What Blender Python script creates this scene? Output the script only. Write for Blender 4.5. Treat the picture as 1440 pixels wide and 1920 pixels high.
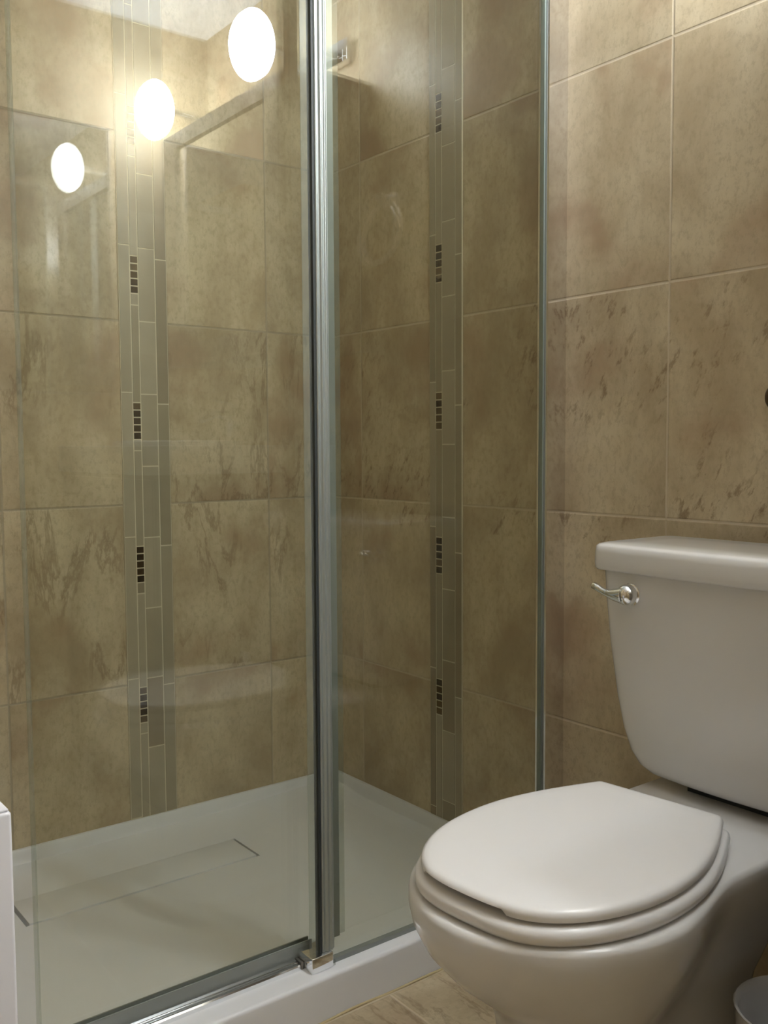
import bpy, bmesh, math, random
from mathutils import Vector, Matrix
random.seed(7)
for o in list(bpy.data.objects): bpy.data.objects.remove(o)
SC = bpy.context.scene
COL = SC.collection

# ------------------------------------------------------------------ camera
YAW, PITCH, ROLL = math.radians(37.664), math.radians(3.947), math.radians(-0.306)
f = Vector((math.sin(YAW)*math.cos(PITCH), math.cos(YAW)*math.cos(PITCH), -math.sin(PITCH)))
r = Vector((math.cos(YAW), -math.sin(YAW), 0)); u = r.cross(f)
cr, sr = math.cos(ROLL), math.sin(ROLL)
r2 = r*cr + u*sr; u2 = u*cr - r*sr
cam = bpy.data.cameras.new('camera'); cam.sensor_fit = 'VERTICAL'; cam.sensor_height = 24.0
cam.lens = 1790/1920*24.0; cam.clip_start = 0.02
co = bpy.data.objects.new('camera', cam); COL.objects.link(co)
m = Matrix((r2, u2, -f)).transposed().to_4x4(); m.translation = Vector((0, 0, 0.878))
co.matrix_world = m
SC.camera = co

# ------------------------------------------------------------------ world, exposure, lamp power
w = bpy.data.worlds.new('world'); SC.world = w; w.use_nodes = True
w.node_tree.nodes['Background'].inputs[0].default_value = (0.9, 0.93, 1, 1)
w.node_tree.nodes['Background'].inputs[1].default_value = 0.02
SC.view_settings.view_transform = 'Standard'; SC.view_settings.look = 'None'
SC.view_settings.exposure = 0.62; SC.view_settings.gamma = 1.0
SC.view_settings.use_curve_mapping = False
LAMP_POWER = 105.0

# ------------------------------------------------------------------ room dimensions
XE, YB, YS, XW, ZC = 1.339, 1.944, -0.095, -0.9, 2.05
XA, YC = 0.13, 1.17            # shower alcove: left side, curb face
TW, TH, Z0 = 0.25, 0.389, 0.755  # wall tile width, height, a grout line height

# ------------------------------------------------------------------ material helpers
def mat(name):
    m = bpy.data.materials.new(name); m.use_nodes = True
    nt = m.node_tree
    for n in list(nt.nodes): nt.nodes.remove(n)
    out = nt.nodes.new('ShaderNodeOutputMaterial')
    return m, nt, out
def pbsdf(nt, out, **k):
    b = nt.nodes.new('ShaderNodeBsdfPrincipled')
    for a, v in k.items():
        b.inputs[a.replace('_', ' ')].default_value = v
    nt.links.new(b.outputs[0], out.inputs[0]); return b
def plain(name, col, rough=.5, metal=0., var=.04, scale=8., bump=0., coat=0., emit=None):
    m, nt, out = mat(name)
    b = pbsdf(nt, out, Roughness=rough, Metallic=metal)
    b.inputs['Coat Weight'].default_value = coat
    b.inputs['Coat Roughness'].default_value = .12
    tc = nt.nodes.new('ShaderNodeTexCoord')
    n = nt.nodes.new('ShaderNodeTexNoise'); n.inputs['Scale'].default_value = scale; n.inputs['Detail'].default_value = 4
    nt.links.new(tc.outputs['Object'], n.inputs['Vector'])
    mx = nt.nodes.new('ShaderNodeMix'); mx.data_type = 'RGBA'
    mx.inputs[6].default_value = (*[c*(1-var) for c in col], 1); mx.inputs[7].default_value = (*[min(1, c*(1+var)) for c in col], 1)
    nt.links.new(n.outputs[0], mx.inputs[0]); nt.links.new(mx.outputs[2], b.inputs['Base Color'])
    if bump:
        bp = nt.nodes.new('ShaderNodeBump'); bp.inputs['Strength'].default_value = bump; bp.inputs['Distance'].default_value = .002
        nt.links.new(n.outputs[0], bp.inputs['Height']); nt.links.new(bp.outputs[0], b.inputs['Normal'])
    return m
def srgb(r_, g_, b_):
    def c(v):
        v /= 255.; return v/12.92 if v <= .04045 else ((v+.055)/1.055)**2.4
    return (c(r_), c(g_), c(b_))

class N:
    """tiny node math wrapper"""
    def __init__(s, nt): s.nt = nt
    def m(s, op, a, b=None, c=None, clamp=False):
        n = s.nt.nodes.new('ShaderNodeMath'); n.operation = op; n.use_clamp = clamp
        for i, v in enumerate((a, b, c)):
            if v is None: continue
            if isinstance(v, (int, float)): n.inputs[i].default_value = v
            else: s.nt.links.new(v, n.inputs[i])
        return n.outputs[0]
    def comb(s, x, y, z):
        n = s.nt.nodes.new('ShaderNodeCombineXYZ')
        for i, v in enumerate((x, y, z)):
            if isinstance(v, (int, float)): n.inputs[i].default_value = v
            else: s.nt.links.new(v, n.inputs[i])
        return n.outputs[0]
    def noise(s, vec, scale, detail=4, rough=.5, dist=0.):
        n = s.nt.nodes.new('ShaderNodeTexNoise'); s.nt.links.new(vec, n.inputs['Vector'])
        n.inputs['Scale'].default_value = scale; n.inputs['Detail'].default_value = detail
        n.inputs['Roughness'].default_value = rough; n.inputs['Distortion'].default_value = dist
        return n.outputs[0]
    def ramp(s, v, lo, hi, a=0., b=1.):
        n = s.nt.nodes.new('ShaderNodeMapRange'); n.interpolation_type = 'SMOOTHSTEP'
        s.nt.links.new(v, n.inputs[0])
        for i, k in enumerate((lo, hi, a, b)): n.inputs[i+1].default_value = k
        return n.outputs[0]
    def mix(s, fac, a, b, mode='MIX'):
        n = s.nt.nodes.new('ShaderNodeMix'); n.data_type = 'RGBA'; n.blend_type = mode
        if isinstance(fac, (int, float)): n.inputs[0].default_value = fac
        else: s.nt.links.new(fac, n.inputs[0])
        for i, v in ((6, a), (7, b)):
            if isinstance(v, tuple): n.inputs[i].default_value = (*v, 1)
            else: s.nt.links.new(v, n.inputs[i])
        return n.outputs[2]

TILE_LO = srgb(177, 159, 129); TILE_HI = srgb(210, 195, 165); TILE_BR = srgb(164, 134, 106)
VEIN = srgb(118, 92, 64); GROUT = srgb(220, 205, 178)
def tile_mat(name, axis, shift_at, shift, u0, w=TW, h=TH, z0=Z0, vert='z', veins=1., lean=0., lightgrout=1., squish=.62, vlo=.366, vhi=1.144, wavy=.62, flecks=.12):
    m, nt, out = mat(name); n = N(nt)
    g = nt.nodes.new('ShaderNodeNewGeometry'); sp = nt.nodes.new('ShaderNodeSeparateXYZ')
    nt.links.new(g.outputs['Position'], sp.inputs[0])
    U = sp.outputs['XYZ'.index(axis.upper())]; V = sp.outputs['XYZ'.index(vert.upper())]
    gt = n.m('GREATER_THAN', U, shift_at)
    uu = n.m('SUBTRACT', n.m('SUBTRACT', U, n.m('MULTIPLY', gt, shift)), u0)
    us = n.m('DIVIDE', uu, w); vs = n.m('DIVIDE', n.m('SUBTRACT', V, z0), h)
    iu = n.m('FLOOR', us); iv = n.m('FLOOR', vs)
    fu = n.m('MULTIPLY', n.m('SUBTRACT', us, iu), w); fv = n.m('MULTIPLY', n.m('SUBTRACT', vs, iv), h)
    du = n.m('MINIMUM', fu, n.m('SUBTRACT', w, fu)); dv = n.m('MINIMUM', fv, n.m('SUBTRACT', h, fv))
    d = n.m('MINIMUM', du, dv)
    grout = n.ramp(d, .0012, .0026, 1., 0.)
    cell = n.comb(n.m('ADD', iu, n.m('MULTIPLY', gt, 17)), iv, 0)
    wn = nt.nodes.new('ShaderNodeTexWhiteNoise'); wn.noise_dimensions = '2D'; nt.links.new(cell, wn.inputs['Vector'])
    rnd = nt.nodes.new('ShaderNodeSeparateXYZ'); nt.links.new(wn.outputs['Color'], rnd.inputs[0])
    # tile-local coordinates, sheared for the lean of the veins
    lu = n.m('ADD', uu, n.m('MULTIPLY', V, lean))
    P = n.comb(n.m('ADD', uu, n.m('MULTIPLY', rnd.outputs[0], 9)), n.m('ADD', n.m('MULTIPLY', V, squish), n.m('MULTIPLY', rnd.outputs[1], 9)), 0)
    cloud = n.noise(P, 6.5, 7, .62, .25)
    cloud2 = n.noise(P, 19, 5, .6, .2)
    fine = n.noise(P, 95, 6, .75)
    base = n.mix(n.ramp(cloud, .30, .68), TILE_LO, TILE_HI)
    base = n.mix(n.m('MULTIPLY', n.ramp(cloud2, .5, .72), .38), base, TILE_LO)
    red = n.noise(n.comb(n.m('ADD', uu, 3.3), V, n.m('MULTIPLY', rnd.outputs[2], 5)), 4.2, 4, .5)
    base = n.mix(n.m('MULTIPLY', n.ramp(red, .52, .68), .60), base, TILE_BR)
    base = n.mix(n.m('MULTIPLY', n.ramp(fine, .46, .64), .45), base, tuple(c*.86 for c in TILE_LO))
    # ridged veins
    Pv = n.comb(n.m('ADD', lu, n.m('MULTIPLY', rnd.outputs[1], 6)), n.m('ADD', n.m('MULTIPLY', V, .28), n.m('MULTIPLY', rnd.outputs[2], 6)), 0)
    Pf = n.comb(n.m('MULTIPLY_ADD', rnd.outputs[1], 6, lu), n.m('MULTIPLY_ADD', V, .42, rnd.outputs[2]), 4.)
    vn = n.noise(Pv, 12, 8, .66, .45)
    ridge = n.m('ADD', n.ramp(n.m('ABSOLUTE', n.m('SUBTRACT', vn, .5)), .0, .034, wavy, 0.), n.ramp(n.noise(Pf, 52, 7, .72), .53, .63, 0., flecks), clamp=True)
    patch = n.ramp(n.noise(P, 7, 3, .5), .43, .58)
    rows = n.m('MULTIPLY', n.m('GREATER_THAN', V, vlo), n.m('LESS_THAN', V, vhi))
    vm = n.m('MULTIPLY', n.m('MULTIPLY', ridge, patch), n.m('MULTIPLY_ADD', rows, .62*veins, .08))
    base = n.mix(vm, base, VEIN)
    tone = n.m('MULTIPLY_ADD', rnd.outputs[0], .10, .94)
    base = n.mix(1., base, n.comb(tone, tone, tone), 'MULTIPLY')
    gcol = n.mix(n.noise(P, 30, 3), tuple(c*.86*lightgrout for c in GROUT), tuple(c*lightgrout for c in GROUT))
    base = n.mix(n.m('MULTIPLY', grout, .8), base, gcol)
    b = pbsdf(nt, out, Roughness=.38); nt.links.new(base, b.inputs['Base Color'])
    b.inputs['Specular IOR Level'].default_value = .35
    nt.links.new(n.m('MULTIPLY_ADD', grout, .4, .40), b.inputs['Roughness'])
    hgt = n.m('ADD', n.ramp(d, .0008, .0034), n.m('MULTIPLY', n.m('ADD', cloud2, n.m('MULTIPLY', vm, -1.)), .22))
    bp = nt.nodes.new('ShaderNodeBump'); bp.inputs['Strength'].default_value = .55; bp.inputs['Distance'].default_value = .0018
    nt.links.new(hgt, bp.inputs['Height']); nt.links.new(bp.outputs[0], b.inputs['Normal'])
    return m
def glass_mat(name, tint):
    # thin pane: clear transmission with a Schlick reflection on each face
    m, nt, out = mat(name); n = N(nt)
    lw = nt.nodes.new('ShaderNodeLayerWeight'); lw.inputs[0].default_value = .5
    R = n.m('MULTIPLY_ADD', n.m('POWER', lw.outputs['Facing'], 5.), .95, .045)
    t = nt.nodes.new('ShaderNodeBsdfTransparent'); t.inputs[0].default_value = (*tint, 1)
    gl = nt.nodes.new('ShaderNodeBsdfGlossy'); gl.inputs['Roughness'].default_value = 0.012
    gl.inputs[0].default_value = (1, 1, 1, 1)
    mx = nt.nodes.new('ShaderNodeMixShader')
    nt.links.new(R, mx.inputs[0]); nt.links.new(t.outputs[0], mx.inputs[1]); nt.links.new(gl.outputs[0], mx.inputs[2])
    nt.links.new(mx.outputs[0], out.inputs[0]); return m
def clear_plastic(name, tint, cloudy, rough=.15):
    m, nt, out = mat(name)
    t = nt.nodes.new('ShaderNodeBsdfTransparent'); t.inputs[0].default_value = (*tint, 1)
    b = nt.nodes.new('ShaderNodeBsdfPrincipled'); b.inputs['Base Color'].default_value = (.5, .52, .49, 1); b.inputs['Roughness'].default_value = rough
    mx = nt.nodes.new('ShaderNodeMixShader'); mx.inputs[0].default_value = cloudy
    nt.links.new(t.outputs[0], mx.inputs[1]); nt.links.new(b.outputs[0], mx.inputs[2])
    nt.links.new(mx.outputs[0], out.inputs[0]); return m

M = {}
M['tile_back'] = tile_mat('beige stone tile, back wall', 'x', .855, .107, .801, lightgrout=.62)
M['tile_right'] = tile_mat('beige stone tile, right wall', 'y', 1.52, .102, 1.467, vlo=.70, lean=.38, veins=.95, wavy=.12, flecks=.85, lightgrout=.90)
M['tile_front'] = tile_mat('beige stone tile, front wall', 'x', 99, 0, .09, veins=.5)
M['tile_left'] = tile_mat('beige stone tile, left wall', 'y', 99, 0, .12, veins=.5)
M['floor'] = tile_mat('beige floor tile', 'x', 99, 0, .905, w=.33, h=.33, z0=1.165, vert='y', veins=.9, squish=1., vlo=-9, vhi=9, lightgrout=1.)
M['ceil'] = plain('white ceiling paint', (.86, .86, .87), .8, var=.02)
M['china'] = plain('white vitreous china', (.74, .725, .71), .16, var=.015, coat=.3)
M['seatp'] = plain('white seat plastic', (.85, .83, .82), .26, var=.012)
M['acryl'] = plain('white acrylic tray', (.80, .80, .82), .33, var=.015)
M['cover'] = plain('white drain cover', (.78, .78, .79), .35, var=.015)
M['white'] = plain('white lacquer', (.84, .83, .88), .4, var=.02)
M['taupe'] = plain('taupe painted wood', (.33, .29, .25), .45, var=.05)
M['stone'] = plain('pale countertop', (.78, .76, .72), .3, var=.06, scale=20)
M['nickel'] = plain('brushed pale nickel', (.92, .90, .88), .30, .85, var=.02)
M['chrome'] = plain('chrome', (.86, .87, .88), .07, 1., var=.01)
M['satin'] = plain('satin aluminium', (.42, .46, .45), .42, .7, var=.03)
M['polal'] = plain('polished aluminium', (.80, .79, .80), .09, 1., var=.02)
M['darkrub'] = plain('dark rubber', (.03, .035, .035), .6, var=.1)
M['greyseal'] = plain('grey seal', (.25, .265, .25), .35, var=.1)
M['mirror'] = plain('mirror silver', (.88, .89, .88), .01, 1., var=.0)
M['caulk'] = plain('yellowed caulk', srgb(196, 178, 138), .6, var=.15, scale=30)
M['grout'] = plain('strip grout', srgb(214, 205, 180), .8, var=.08, scale=40)
M['brownhook'] = plain('dark brown bronze', srgb(80, 58, 34), .4, .3, var=.1)
M['pewter'] = plain('pewter', (.33, .31, .28), .35, .8, var=.05)
M['edge'] = plain('green glass edge', (.25, .29, .265), .35, var=.05)
M['glass'] = glass_mat('clear shower glass', (.955, .965, .935))
M['glassf'] = glass_mat('clear shower glass, fixed', (.915, .93, .90))
M['pvc'] = clear_plastic('clear seal plastic', (.90, .92, .89), .14)
M['pvc2'] = clear_plastic('thin clear seal plastic', (.90, .92, .89), .10)
for i, c in enumerate((srgb(160, 150, 128), srgb(152, 142, 119), srgb(168, 158, 136), srgb(146, 134, 112))):
    M['slate%d' % i] = plain('grey taupe strip tile %d' % i, c, .42, var=.10, scale=28)
for i, c in enumerate((srgb(52, 38, 20), srgb(72, 56, 34), srgb(94, 78, 54), srgb(40, 28, 14))):
    M['dark%d' % i] = plain('dark brown mosaic glass %d' % i, c, .15, var=.12, scale=60)
m, nt, out = mat('lamp shade glow')
e = nt.nodes.new('ShaderNodeEmission'); e.inputs[0].default_value = (.89, .955, 1., 1); e.inputs[1].default_value = LAMP_POWER
nt.links.new(e.outputs[0], out.inputs[0]); M['lamp'] = m

# ------------------------------------------------------------------ mesh helpers
def obj(name, bm, mats, parent=None, smooth=None, bevel=None, seg=3):
    if bevel:
        bmesh.ops.bevel(bm, geom=list(bm.edges), offset=bevel, segments=seg, profile=.5, affect='EDGES', clamp_overlap=True)
    bmesh.ops.recalc_face_normals(bm, faces=list(bm.faces))
    me = bpy.data.meshes.new(name); bm.to_mesh(me); bm.free()
    if not isinstance(mats, (list, tuple)): mats = [mats]
    for mm in mats: me.materials.append(M[mm])
    if smooth is not None:
        me.shade_smooth(); me.set_sharp_from_angle(angle=math.radians(smooth))
    o = bpy.data.objects.new(name, me); COL.objects.link(o)
    if parent:
        o.parent = parent; o.matrix_parent_inverse = Matrix.Identity(4)
        # geometry is written in world coordinates: shift into the parent's frame
        root = parent
        while root.parent: root = root.parent
        me.transform(Matrix.Translation(-root.location))
    return o
def box(x0, x1, y0, y1, z0, z1, bm=None, mi=0):
    bm = bm or bmesh.new()
    vs = [bm.verts.new((x, y, z)) for z in (z0, z1) for y in (y0, y1) for x in (x0, x1)]
    for q in ((0, 2, 3, 1), (4, 5, 7, 6), (0, 1, 5, 4), (2, 6, 7, 3), (0, 4, 6, 2), (1, 3, 7, 5)):
        fc = bm.faces.new([vs[i] for i in q]); fc.material_index = mi
    return bm
def loft(rings, bm=None, cap=(True, True)):
    bm = bm or bmesh.new(); R = [[bm.verts.new(p) for p in ring] for ring in rings]
    n = len(R[0])
    for a, b in zip(R, R[1:]):
        for i in range(n): bm.faces.new((a[i], a[(i+1) % n], b[(i+1) % n], b[i]))
    if cap[0]: bm.faces.new(R[0])
    if cap[1]: bm.faces.new(R[-1])
    return bm
def tube(pts, rad, seg=14, bm=None, flat=1.):
    pts = [Vector(p) for p in pts]
    if not isinstance(rad, (list, tuple)): rad = [rad]*len(pts)
    rings = []; prev = None
    for i, p in enumerate(pts):
        t = (pts[min(i+1, len(pts)-1)]-pts[max(i-1, 0)]).normalized()
        a = Vector((0, 0, 1)) if abs(t.z) < .95 else Vector((1, 0, 0))
        if prev is None: nrm = (a - t*a.dot(t)).normalized()
        else: nrm = (prev - t*prev.dot(t)).normalized()
        prev = nrm; bi = t.cross(nrm)
        rings.append([p + (nrm*math.cos(k/seg*2*math.pi)*flat + bi*math.sin(k/seg*2*math.pi))*rad[i] for k in range(seg)])
    return loft(rings, bm)
def lathe(center, axis, prof, seg=32, bm=None):
    """prof = [(radius, along)] around axis through center"""
    c = Vector(center); ax = Vector(axis).normalized()
    a = ax.orthogonal().normalized(); b = ax.cross(a)
    rings = [[c + ax*h + (a*math.cos(k/seg*2*math.pi)+b*math.sin(k/seg*2*math.pi))*max(rr, 1e-4) for k in range(seg)] for rr, h in prof]
    return loft(rings, bm)
def ellipsoid(c, rx, ry, rz, seg=28, rings=16, bm=None):
    R = []
    for i in range(rings+1):
        a = math.pi*(i/rings); s = max(math.sin(a), .001)
        R.append([Vector(c)+Vector((rx*s*math.cos(k/seg*2*math.pi), ry*s*math.sin(k/seg*2*math.pi), -rz*math.cos(a))) for k in range(seg)])
    return loft(R, bm)
def thing(name, loc, label, cat, group=None):
    o = bpy.data.objects.new(name, None); COL.objects.link(o); o.location = loc; o.empty_display_size = .05
    o['label'] = label; o['category'] = cat
    if group: o['group'] = group
    return o
def tag(o, label, cat): o['label'] = label; o['category'] = cat; return o
def struct(name, bm, mats, **k):
    o = obj(name, bm, mats, **k); o['kind'] = 'structure'; return o

# ------------------------------------------------------------------ room shell
T = .08
struct('floor', box(XW-T, XE+T, YS-T, YC, -T, 0), 'floor')
struct('trim_4', box(XW-T, XE+T, YC, YB+T, -T, 0), 'floor')
struct('ceiling', box(XW-T, XE+T, YS-T, YB+T, ZC, ZC+T), 'ceil')
struct('wall_right', box(XE, XE+T, YS-T, YB+T, 0, ZC), 'tile_right')
struct('wall_back', box(XA, XE, YB, YB+T, 0, ZC), 'tile_back')
struct('wall_front', box(XW, XE, YS-T, YS, 0, ZC), 'tile_front')
struct('wall_left', box(XW-T, XW, YS-T, YC, 0, ZC), 'tile_left')
bm = box(XW, XA, YC, YC+T, 0, ZC); box(XA-T, XA, YC+T, YB+T, 0, ZC, bm)
struct('wall_shower_left', bm, 'tile_front')

# strip of small tiles: u runs left to right as seen, pieces stand proud of the wall
def strip(name, cols, place, ztop_group, per, wide, left, right, extra, seed):
    """cols = edges [u0..u4]; place(u0,u1,z0,z1,depth0,depth1) -> box args"""
    rs = random.Random(seed); bm = bmesh.new(); g = .0026
    box(*place(cols[0], cols[4], .0684, ZC-.001, -.001, .0020), bm, 8)
    def column(u0, u1, joints, pick):
        js = sorted(j for j in joints if .07 < j < ZC-.01); zs = [.0684]+js+[ZC-.002]
        for a, b in zip(zs, zs[1:]):
            if b-a < .004: continue
            box(*place(u0+g/2, u1-g/2, a+g/2, b-g/2, -.0005, .0027+rs.random()*.0003), bm, pick(a, b))
    sl = lambda a, b: rs.choice((0, 0, 1, 1, 2, 3))
    K = range(-5, 6)
    column(cols[0], cols[1], [ztop_group+left+k*per for k in K], sl)
    column(cols[2], cols[3], [ztop_group+wide+k*per/2 for k in range(-10, 12)], sl)
    column(cols[3], cols[4], [ztop_group+right+k*per for k in K], sl)
    js = []; sq = .0157
    for k in K:
        zt = ztop_group+k*per
        js += [zt-i*sq for i in range(6)]
        if extra: js.append(zt-5*sq-.024)
    column(cols[1], cols[2], js, lambda a, b: rs.choice((4, 5, 6, 7, 4, 7)) if b-a < .02 and abs((b-a)-sq) < .001 else sl(a, b))
    mats = ['slate0', 'slate1', 'slate2', 'slate3', 'dark0', 'dark1', 'dark2', 'dark3', 'grout']
    return struct(name, bm, mats)
strip('trim_1', [.800, .8255, .8435, .8815, .9085], lambda a, b, z0, z1, d0, d1: (a, b, YB-d1, YB-d0, z0, z1),
      .9735, .308, .018, .021, -.002, True, 3)
strip('trim_2', [-1.569, -1.549, -1.529, -1.488, -1.467], lambda a, b, z0, z1, d0, d1: (XE-d1, XE-d0, -b, -a, z0, z1),
      .991, .308, .044, .022, -.029, False, 5)

# ------------------------------------------------------------------ shower tray
def smooth01(t): t = max(0, min(1, t)); return t*t*(3-2*t)
DX0, DX1, DY0, DY1 = .497, .973, 1.690, 1.798
def tray_z(x, y):
    rim = .0684
    if DX0-.0001 <= x <= DX1+.0001 and DY0-.0001 <= y <= DY1+.0001: return .016
    # floor falls towards the drain
    if y > DY1: fl = .030 + .012*(y-DY1)/(1.935-DY1)
    else: fl = .030 + .006*(DY0-y)/(DY0-1.28) if y < DY0 else .030
    ex = max(0, DX0-x, x-DX1); fl += .010*smooth01(ex/.36)
    dfront = y-1.272; dback = 1.937-y; ds = min(x-(XA+.007), XE-.007-x)
    d = min(dfront, dback, ds)
    if d <= 0: return rim
    lip = .008 if d != dfront else .022
    t = smooth01(min(1, d/lip))
    return rim + (fl-rim)*t
def grid(lo, hi, keys, n):
    s = set(round(lo+(hi-lo)*i/n, 5) for i in range(n+1)); s |= set(round(k, 5) for k in keys); return sorted(v for v in s if lo-1e-6 <= v <= hi+1e-6)
e = .0008
xs = grid(XA, XE, [XA+.007+k*.0016 for k in range(6)]+[XE-.007-k*.0016 for k in range(6)]+[DX0-e, DX0, DX1, DX1+e], 50)
ys = grid(1.176, YB, [1.272+k*.0028 for k in range(9)]+[1.937-k*.0016 for k in range(6)]+[DY0-e, DY0, DY1, DY1+e], 50)
bm = bmesh.new()
# front curb face with a rounded top edge, then the inside
prof = [(YC, 0.0), (YC, .030), (YC, .0560)] + [(YC+.006-.006*math.cos(a), .0624+.006*math.sin(a)) for a in [k*math.pi/10 for k in range(0, 5)]]
rows = [[bm.verts.new((x, y, z)) for x in xs] for y, z in prof] + [[bm.verts.new((x, y, tray_z(x, y))) for x in xs] for y in ys]
for a, b in zip(rows, rows[1:]):
    for i in range(len(xs)-1): bm.faces.new((a[i], a[i+1], b[i+1], b[i]))
tray = tag(obj('shower_tray', bm, 'acryl', smooth=40), 'low white rectangular shower tray with a raised curb behind the sliding glass', 'shower tray')
cv = tag(obj('drain_cover', box(DX0+.006, DX1-.006, DY0+.0025, DY1-.0025, .016, .0320), 'cover', bevel=.0012, seg=2, smooth=30),
         'long narrow white drain cover set in the shower tray floor', 'drain cover')
# caulk line at the base of the curb
pts = [(x, YC-.002+.001*math.sin(x*31), .001+.0008*math.sin(x*47)) for x in [XA+i*(XE-XA)/60 for i in range(61)]]
struct('trim_3', tube(pts, .0022, 8), 'caulk', smooth=60)

# ------------------------------------------------------------------ shower enclosure
YF, YSL = 1.201, 1.236
ZT = 1.90
fx = thing('fixed_glass_panel', (1.06, YF, .0684), 'fixed clear glass shower panel next to the toilet, meeting the right wall', 'glass panel')
obj('glass', box(.797, 1.2865, YF-.004, YF+.004, .0735, ZT), 'glassf', fx)
bm = box(1.2867, 1.2898, YF-.0045, YF+.004, .0735, ZT)
obj('glass_edge', bm, 'edge', fx)
# wall channel: polished U profile
bm = box(1.2905, XE, YF-.0125, YF+.0125, .0684, ZT)
c = obj('wall_channel', bm, 'polal', fx); c['label'] = 'polished metal channel on the wall'
obj('channel_gasket', box(1.2898, 1.2905, YF-.008, YF+.008, .0684, ZT), 'greyseal', fx)
# free edge: dark gap, fluted satin profile
obj('edge_gasket', box(.7925, .7962, YF-.006, YF+.006, .0935, ZT), 'darkrub', fx)
pr = []
K = 60
for i in range(K+1):
    t = i/K; xx = .7968+.0235*t
    bulge = .0035*math.sin(math.pi*t)**.6 + .0011*math.sin(t*math.pi*6)
    pr.append((xx, YF-.0045-bulge))
pr += [(.8203, YF+.0045), (.7968, YF+.0045)]
bm = loft([[(x, y, z) for x, y in pr] for z in (.0935, ZT)])
c = obj('edge_profile', bm, 'satin', fx, smooth=50); c['label'] = 'fluted satin metal edge strip'
obj('edge_fin', box(.777, .7922, YF-.0015, YF+.0005, .0935, ZT), 'pvc', fx)
obj('bottom_seal', box(.812, 1.290, YF-.005, YF+.0052, .0684, .0755), 'greyseal', fx)

sl = thing('sliding_glass_door', (.6, YSL, .0684), 'sliding clear glass shower door at left, standing partly open behind the fixed panel', 'shower door')
obj('glass', box(.378, .846, YSL-.004, YSL+.004, .082, ZT), 'glass', sl)
obj('leading_seal', box(.3735, .378, YSL-.0035, YSL+.0035, .082, ZT), 'pvc2', sl)
obj('trailing_profile', box(.842, .8545, YSL-.006, YSL+.006, .088, ZT), 'greyseal', sl)
obj('trailing_fin', box(.8547, .868, YSL-.001, YSL+.001, .088, ZT), 'pvc2', sl)
bm = box(.378, .800, YSL-.0065, YSL-.0042, .0745, .100); box(.378, .800, YSL+.0042, YSL+.0065, .0745, .100, bm)
c = obj('bottom_sweep', bm, 'greyseal', sl); c['label'] = 'grey sweep along the bottom edge'
# guide rail on the curb with two grooves
pr = [(1.2105, .0684), (1.2105, .0745), (1.2125, .0765), (1.2160, .0765), (1.2165, .0750), (1.2175, .0750), (1.2180, .0768), (1.2205, .0772), (1.2210, .0758), (1.2220, .0758), (1.2225, .0778), (1.2268, .0790), (1.2275, .0780), (1.2275, .0684)]
bm = loft([[(x, y, z) for y, z in pr] for x in (XA, .7665)])
tag(obj('bottom_guide_rail', bm, 'chrome'), 'slim grooved chrome rail lying on the curb under the sliding glass', 'rail')
gb = thing('guide_block', (.792, 1.213, .0684), 'small chrome block on the curb where the two glass panels overlap', 'guide block')
obj('block_body', box(.773, .8125, 1.187, 1.2315, .0684, .0930), 'chrome', gb, bevel=.0016, seg=3, smooth=30)
obj('block_foot', box(.8127, .8180, 1.190, 1.2105, .0684, .0765), 'pvc', gb)
obj('rail_socket', box(.768, .7728, 1.2105, 1.2305, .0684, .0800), 'pewter', gb, bevel=.001, seg=2)
hr = thing('header_rail', (.74, 1.218, ZT+.0), 'chrome header rail across the top of the shower glass', 'rail')
obj('rail_bar', box(XA, XE, 1.208, 1.228, ZT, ZT+.04), 'chrome', hr, bevel=.003, seg=2, smooth=30)

# ------------------------------------------------------------------ toilet
Y0 = .745
def catmull(tab, n=10):
    out = []
    P = [tab[0]]+list(tab)+[tab[-1]]
    for i in range(1, len(P)-2):
        p0, p1, p2, p3 = P[i-1:i+3]
        for k in range(n):
            t = k/n
            out.append(tuple(.5*((2*b)+(-a+c_)*t+(2*a-5*b+4*c_-d)*t*t+(-a+3*b-3*c_+d)*t**3) for a, b, c_, d in zip(p0, p1, p2, p3)))
    out.append(tab[-1]); return out
LID = [(.648, 0), (.650, .040), (.660, .076), (.686, .108), (.725, .133), (.774, .1495), (.832, .156), (.890, .152), (.948, .138), (1.002, .118), (1.048, .098)]
LID = [(.862+(x-.85)*.950, hw*.945) for x, hw in LID]
REAR = [(LID[-1][0]+.0030, LID[-1][1]-.0025), (LID[-1][0]+.0045, LID[-1][1]-.0065), (LID[-1][0]+.0048, .06), (LID[-1][0]+.0048, .03), (LID[-1][0]+.0048, 0)]
def outline(off=0., tab=LID, rear=True, rot=0., cx=.85):
    half = catmull(tab, 6) + REAR
    shrink = 1. if off > -.004 else 1-(-off-.004)/.15; off = max(off, -.004)
    pts = [(x, hw) for x, hw in half]
    full = pts + [(x, -hw) for x, hw in reversed(pts[1:-1])]    # front tip first, +y side then -y side
    n = len(full); res = []
    for i, p in enumerate(full):
        a = full[(i-1) % n]; b = full[(i+1) % n]
        t = Vector((b[0]-a[0], b[1]-a[1])).normalized(); nn = Vector((-t.y, t.x))
        q = Vector(p)+nn*off
        q = Vector((q.x-cx, q.y))*shrink; c_, s_ = math.cos(rot), math.sin(rot)
        res.append((cx+q.x*c_-q.y*s_, Y0+q.x*s_+q.y*c_))
    return res
def slab(layers, rot=0., bm=None, tab=LID):
    return loft([[(x, y, z) for x, y in outline(off, tab, rot=rot)] for off, z in layers], bm)
to = thing('toilet', (.97, Y0, 0), 'white two-piece toilet with closed lid in front of the tiled wall', 'toilet')
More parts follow.
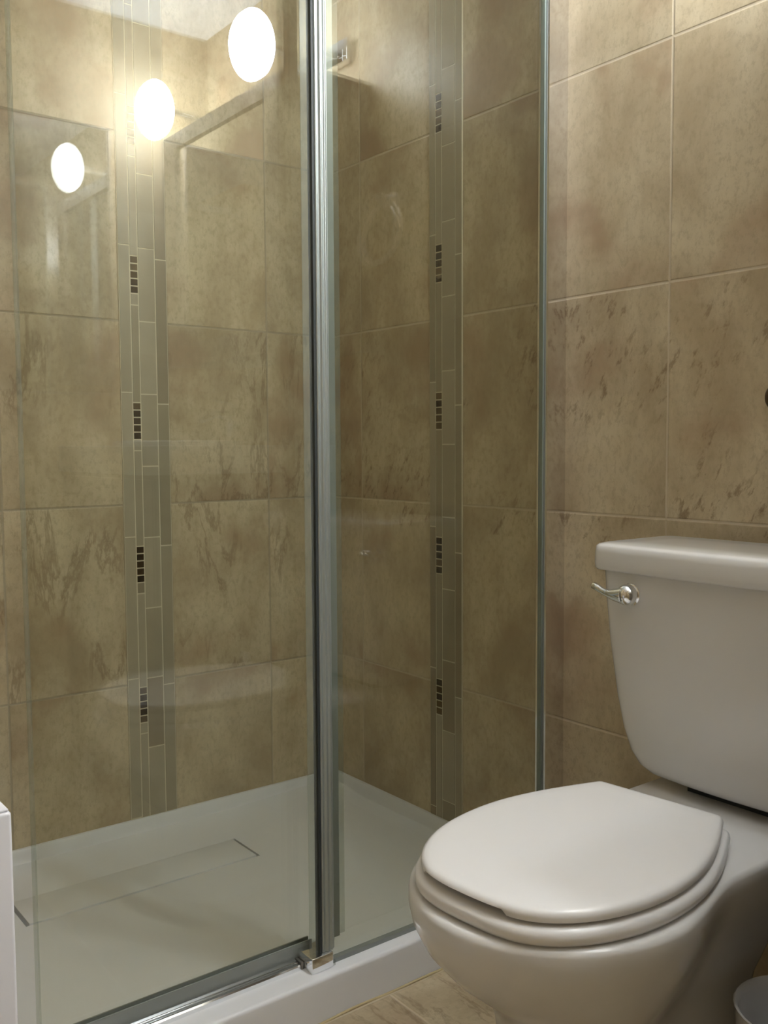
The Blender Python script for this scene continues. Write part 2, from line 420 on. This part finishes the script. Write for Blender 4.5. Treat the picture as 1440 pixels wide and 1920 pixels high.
# bowl and pedestal
def section(xf, xm, hwf, xb, hwr, xr, z, rc=.03):
    pts = []
    for k in range(0, 25):
        a = math.pi/2*k/24; pts.append((xm-(xm-xf)*math.cos(a), hwf*math.sin(a)))
    for k in range(1, 17):
        t = k/16; x = xm+(xb-xm)*t; pts.append((x, hwf+(hwr-hwf)*smooth01(t)))
    for k in range(1, 5): pts.append((xb+(xr-rc-xb)*k/4, hwr))
    for k in range(1, 8):
        a = math.pi/2*k/7; pts.append((xr-rc+rc*math.sin(a), hwr-rc+rc*math.cos(a)))
    full = pts+[(x, -h) for x, h in reversed(pts[1:])]
    return [(x, Y0+h, z) for x, h in full]
S = [(.765, .86, .118, .98, .108, 1.150, 0), (.768, .86, .115, .98, .105, 1.147, .012), (.775, .87, .104, .98, .094, 1.14, .030), (.778, .87, .097, .98, .085, 1.13, .09), (.776, .865, .098, .98, .082, 1.13, .15),
     (.775, .85, .100, .98, .082, 1.145, .185), (.760, .84, .108, .99, .084, 1.175, .215), (.728, .835, .126, 1.0, .094, 1.20, .245), (.692, .835, .143, 1.0, .106, 1.235, .275), (.666, .835, .155, 1.0, .120, 1.265, .305),
     (.652, .835, .1640, 1.0, .130, 1.29, .332), (.6485, .835, .1675, 1.0, .134, 1.30, .350), (.6490, .835, .1680, 1.0, .134, 1.30, .3625), (.6510, .835, .1665, 1.0, .1325, 1.298, .3675), (.6560, .835, .1620, 1.0, .128, 1.294, .370)]
bm = loft([section(*s) for s in S])
c = obj('bowl', bm, 'china', to, smooth=50)
# seat ring with rounded edge, hole in the middle
bm = slab([(-.003, .3715), (.005, .3725), (.0080, .3765), (.0085, .381), (.0075, .3865), (.003, .3900), (-.007, .3915)], rot=.090)
obj('seat', bm, 'seatp', to, smooth=50)
# lid: dished skirt with a finger recess at the front
bm = bmesh.new()
lay = [(-.010, .3935), (-.0015, .3935), (.0015, .3955), (.0020, .4000), (.0008, .4045), (-.003, .4070), (-.008, .4080), (-.020, .4083)]
rings = []
for j, (off, z) in enumerate(lay):
    ring = []
    for x, y in outline(off, rot=.105):
        zz = z
        if j < 4 and x < .76:
            ang = abs(y-Y0+.004)
            k = 1-smooth01((ang-.058)/.007) if x < .70 else 0
            zz = z+.0058*k*(1 if j < 3 else .25)
        ring.append((x, y, zz))
    rings.append(ring)
bm = loft(rings)
obj('lid', bm, 'seatp', to, smooth=42)
for sgn in (-1, 1):
    bm = lathe((1.062, Y0+.020+sgn*.075, .3705), (0, 0, 1), [(.0105, 0), (.0105, .010), (.0085, .013), (.002, .0138)], 20)
    tube([(1.062, Y0+.020+sgn*.050, .3815), (1.062, Y0+.020+sgn*.089, .3815)], .0065, 14, bm)
    obj('hinge', bm, 'seatp', to, smooth=40)
# tank
def rrect(hx, hy, cx, z, rad=.028, n=7, bow=0.):
    pts = []
    for qx, qy, a0 in ((-1, -1, math.pi), (1, -1, 1.5*math.pi), (1, 1, 0), (-1, 1, .5*math.pi)):
        for k in range(n+1):
            a = a0+math.pi/2*k/n
            pts.append([cx+qx*(hx-rad)+rad*math.cos(a), qy*(hy-rad)+rad*math.sin(a)])
    # subdivide the front (-x) side for the bow: between last point and first
    a, b = pts[-1], pts[0]
    for k in range(1, 16):
        t = k/16; pts.append([a[0], a[1]+(b[1]-a[1])*t])
    for p in pts:
        if p[0] < cx: p[0] -= bow*(1-(p[1]/hy)**2)
    return [(x, Y0+y, z) for x, y in pts]
tk = [(.382, .100, 1.185, .026), (.3835, .118, 1.178, .027), (.388, .138, 1.170, .03), (.398, .151, 1.163, .03), (.418, .162, 1.157, .03), (.45, .1725, 1.153, .03), (.50, .183, 1.150, .03), (.58, .195, 1.147, .03), (.65, .202, 1.145, .03), (.700, .205, 1.144, .03)]
rings = [rrect((1.322-xf)/2, hy, (1.322+xf)/2, z, rd, bow=.008) for z, hy, xf, rd in tk]
obj('tank', loft(rings), 'china', to, smooth=50)
ld = [(.6895, .205, 1.140), (.690, .2085, 1.1365), (.693, .2105, 1.1345), (.700, .211, 1.134), (.717, .2107, 1.1345), (.7255, .2095, 1.1355), (.7285, .2065, 1.1385), (.7305, .199, 1.146), (.7315, .15, 1.19)]
rings = [rrect((1.330-xf-(.215-hy))/2, hy, (1.330-(.215-hy)+xf)/2, z, .020, bow=.010) for z, hy, xf in ld]
obj('tank_lid', loft(rings), 'china', to, smooth=50)
bm = box(1.19, 1.30, Y0-.07, Y0+.07, .369, .384)
obj('tank_gasket', bm, 'darkrub', to)
# flush lever
FY, FZ = .882, .6585
bm = lathe((1.1465, FY, FZ), (-1, 0, 0), [(.0175, -.004), (.0178, .003), (.0165, .006), (.012, .008)], 28)
ellipsoid((1.130, FY, FZ), .0150, .0155, .0160, bm=bm)
tube([(1.124, FY+.004, FZ-.001), (1.121, FY+.016, FZ-.001), (1.119, FY+.026, FZ), (1.119, FY+.036, FZ+.0025), (1.1190, FY+.044, FZ+.006), (1.119, FY+.053, FZ+.0095), (1.119, FY+.055, FZ+.010)],
     [.0125, .0090, .0058, .0048, .0052, .0056, .0030], 16, bm)
c = obj('flush_lever', bm, 'chrome', to, smooth=60); c['label'] = 'chrome flush lever'

# ------------------------------------------------------------------ brush holder beside the toilet
BX, BY = 1.066, .568
bh = thing('toilet_brush_holder', (BX, BY, 0), 'small round pale toilet brush holder on the floor to the right of the toilet', 'brush holder')
bm = bmesh.new(); seg = 36
prof = [(.052, 0), (.058, .004), (.064, .05), (.070, .12), (.075, .196), (.0765, .2), (.075, .2015), (.0725, .2), (.070, .19), (.060, .05), (.050, .012)]
lathe((BX, BY, 0), (0, 0, 1), prof, seg, bm)
obj('cup', bm, 'china', bh, smooth=50)
bm = lathe((BX, BY, .1), (0, 0, 1), [(.006, -.08), (.030, -.07), (.036, -.02), (.030, .04), (.008, .05), (.006, .06), (.006, .22), (.010, .24), (.011, .29), (.006, .31)], 24)
obj('brush', bm, 'white', bh, smooth=50)

# ------------------------------------------------------------------ white cabinet at the left edge
wc = thing('storage_cabinet', (.09, .92, 0), 'slim white cabinet standing at the left edge, only its corner in view', 'cabinet')
obj('body', box(-.06, .2265, .800, 1.04, .02, .5775), 'white', wc, bevel=.003, seg=4, smooth=40)
obj('top_panel', box(-.058, .2245, .802, 1.038, .5776, .580), 'white', wc, bevel=.001, seg=2, smooth=40)
obj('plinth', box(-.05, .215, .815, 1.03, 0, .02), 'white', wc)

# ------------------------------------------------------------------ things on the right wall
hk = thing('wall_hook', (XE, .772, .948), 'small dark brown rounded hook on the tiled wall above the toilet tank', 'hook')
obj('hook_plate', lathe((XE, .7700, .948), (-1, 0, 0), [(.0220, 0), (.0220, .004), (.019, .009), (.012, .013), (.003, .014)], 28), 'brownhook', hk, smooth=40)
obj('hook_arm', tube([(XE-.010, .752, .944), (XE-.024, .752, .940), (XE-.032, .752, .946), (XE-.033, .752, .956)], [.006, .006, .0065, .007], 14), 'brownhook', hk, smooth=60)
tr = thing('towel_ring', (XE, .685, 1.42), 'pale metal towel ring on the right wall, seen mirrored in the fixed glass', 'towel ring')
obj('mount', lathe((XE, .704, 1.420), (-1, 0, 0), [(.019, 0), (.019, .006), (.011, .012), (.009, .032), (.012, .040), (.010, .046)], 24), 'nickel', tr, smooth=40)
bm = bmesh.new(); RR, rr = .066, .0065; rings = []
for i in range(64):
    a = i/64*2*math.pi; c = Vector((XE-.034+.010*math.cos(a), .700+RR*math.sin(a), 1.345+RR*math.cos(a)*.98)); dr = Vector((0, math.sin(a), math.cos(a)))
    rings.append([bm.verts.new(c+dr*rr*math.cos(k/12*2*math.pi)+Vector((1, 0, 0))*rr*math.sin(k/12*2*math.pi)) for k in range(12)])
for i in range(64):
    a, b = rings[i], rings[(i+1) % 64]
    for k in range(12): bm.faces.new((a[k], a[(k+1) % 12], b[(k+1) % 12], b[k]))
obj('ring', bm, 'nickel', tr, smooth=60)

# medicine cabinet with a framed mirror door, lamp bar above it
CX = 1.139
mc = thing('medicine_cabinet', (1.24, .328, 1.095), 'mirrored medicine cabinet with wide pale frame on the right wall, seen in the sliding glass', 'cabinet')
obj('case', box(CX+.021, XE, 0.032, .624, 1.095, 1.698), 'taupe', mc, bevel=.002, seg=2)
bm = bmesh.new()
y0, y1, z0, z1 = .030, .626, 1.093, 1.700; iy0, iy1, iz0, iz1 = .107, .567, 1.150, 1.662
for a in ((y0, iy0, z0, z1), (iy1, y1, z0, z1), (iy0, iy1, z0, iz0), (iy0, iy1, iz1, z1)): box(CX, CX+.020, *a, bm)
dr = obj('door', bm, 'taupe', mc)
obj('mirror', box(CX+.008, CX+.012, iy0, iy1, iz0, iz1), 'mirror', dr)
dr2 = obj('knob', lathe((CX, .153, 1.185), (-1, 0, 0), [(.006, -.006), (.006, .006), (.016, .010), (.018, .016), (.012, .022), (.004, .024)], 24), 'pewter', dr, smooth=50)
lb = thing('vanity_light', (XE, .22, 1.80), 'two-lamp wall light glowing above the medicine cabinet, mirrored in the sliding glass', 'wall light')
obj('back_bar', box(XE-.024, XE, -.05, .56, 1.765, 1.815), 'chrome', lb, bevel=.003, seg=2, smooth=30)
LY = (.512, -.015)
for ly in LY:
    bm = tube([(XE-.02, ly, 1.79), (XE-.10, ly, 1.795), (XE-.16, ly, 1.80)], .009, 12)
    a = obj('arm', bm, 'chrome', lb, smooth=60)
    obj('lamp_shade', ellipsoid((XE-.200, ly, 1.793), .050, .047, .078), 'lamp', lb, smooth=60)

# wall mirror on the wall behind the camera
wm = thing('wall_mirror', (.70, YS, 1.02), 'large thin-edged wall mirror on the wall facing the shower, seen in the sliding glass', 'mirror')
obj('mirror_glass', box(.346, 1.031, YS, YS+.006, 1.028, 1.736), 'mirror', wm)
bm = bmesh.new()
for a in ((.340, 1.037, 1.736, 1.742), (.340, 1.037, 1.022, 1.028)): box(a[0], a[1], YS, YS+.010, a[2], a[3], bm)
for a in ((.340, .346), (1.031, 1.037)): box(a[0], a[1], YS, YS+.010, 1.028, 1.736, bm)
obj('mirror_frame', bm, 'taupe', wm)

# vanity under the medicine cabinet
va = thing('vanity_cabinet', (1.115, .165, 0), 'taupe vanity cabinet on the right wall, out of frame and seen only in the glass', 'cabinet')
obj('body', box(.905, XE, YS, .452, .08, .815), 'taupe', va, bevel=.002, seg=2)
obj('plinth', box(.945, XE, YS, .445, 0, .08), 'taupe', va)
for k in range(2):
    a = -.090+k*.270
    d = obj('door', box(.888, .9045, a, a+.266, .09, .805), 'taupe', va, bevel=.002, seg=2)
    h = obj('handle', tube([(.874, a+(.25 if k == 0 else .03), .60), (.874, a+(.25 if k == 0 else .03), .72)], .005, 10), 'chrome', d, smooth=60)
vt = thing('vanity_countertop', (1.115, .165, .815), 'pale countertop with a basin over the vanity, seen as a light band in the glass', 'countertop')
bm = bmesh.new(); seg = 32; cx, cy, rx, ry = 1.10, .16, .15, .19
obj('slab', box(.875, XE, YS, .472, .8155, .882), 'stone', vt, bevel=.004, seg=2, smooth=30)
bm = bmesh.new()
rr_ = []
for s_, z in ((1.04, .8822), (1.04, .892), (1.0, .895), (.94, .892), (.80, .886), (.3, .884)):
    rr_.append([(cx+rx*s_*math.cos(k/seg*2*math.pi), cy+ry*s_*math.sin(k/seg*2*math.pi), z) for k in range(seg)])
obj('basin', loft(rr_), 'china', vt, smooth=40)
fa = thing('faucet', (1.285, .12, .882), 'chrome basin faucet on the countertop, a faint glint in the glass', 'faucet')
obj('spout', tube([(1.285, .12, .8822), (1.285, .12, .945), (1.272, .12, .965), (1.235, .12, .968), (1.190, .12, .950)], [.018, .014, .013, .011, .009], 16), 'chrome', fa, smooth=60)
obj('lever', tube([(1.285, .12, .965), (1.298, .12, .985), (1.280, .12, 1.000), (1.225, .12, 1.008)], [.010, .008, .006, .005], 12), 'chrome', fa, smooth=60)
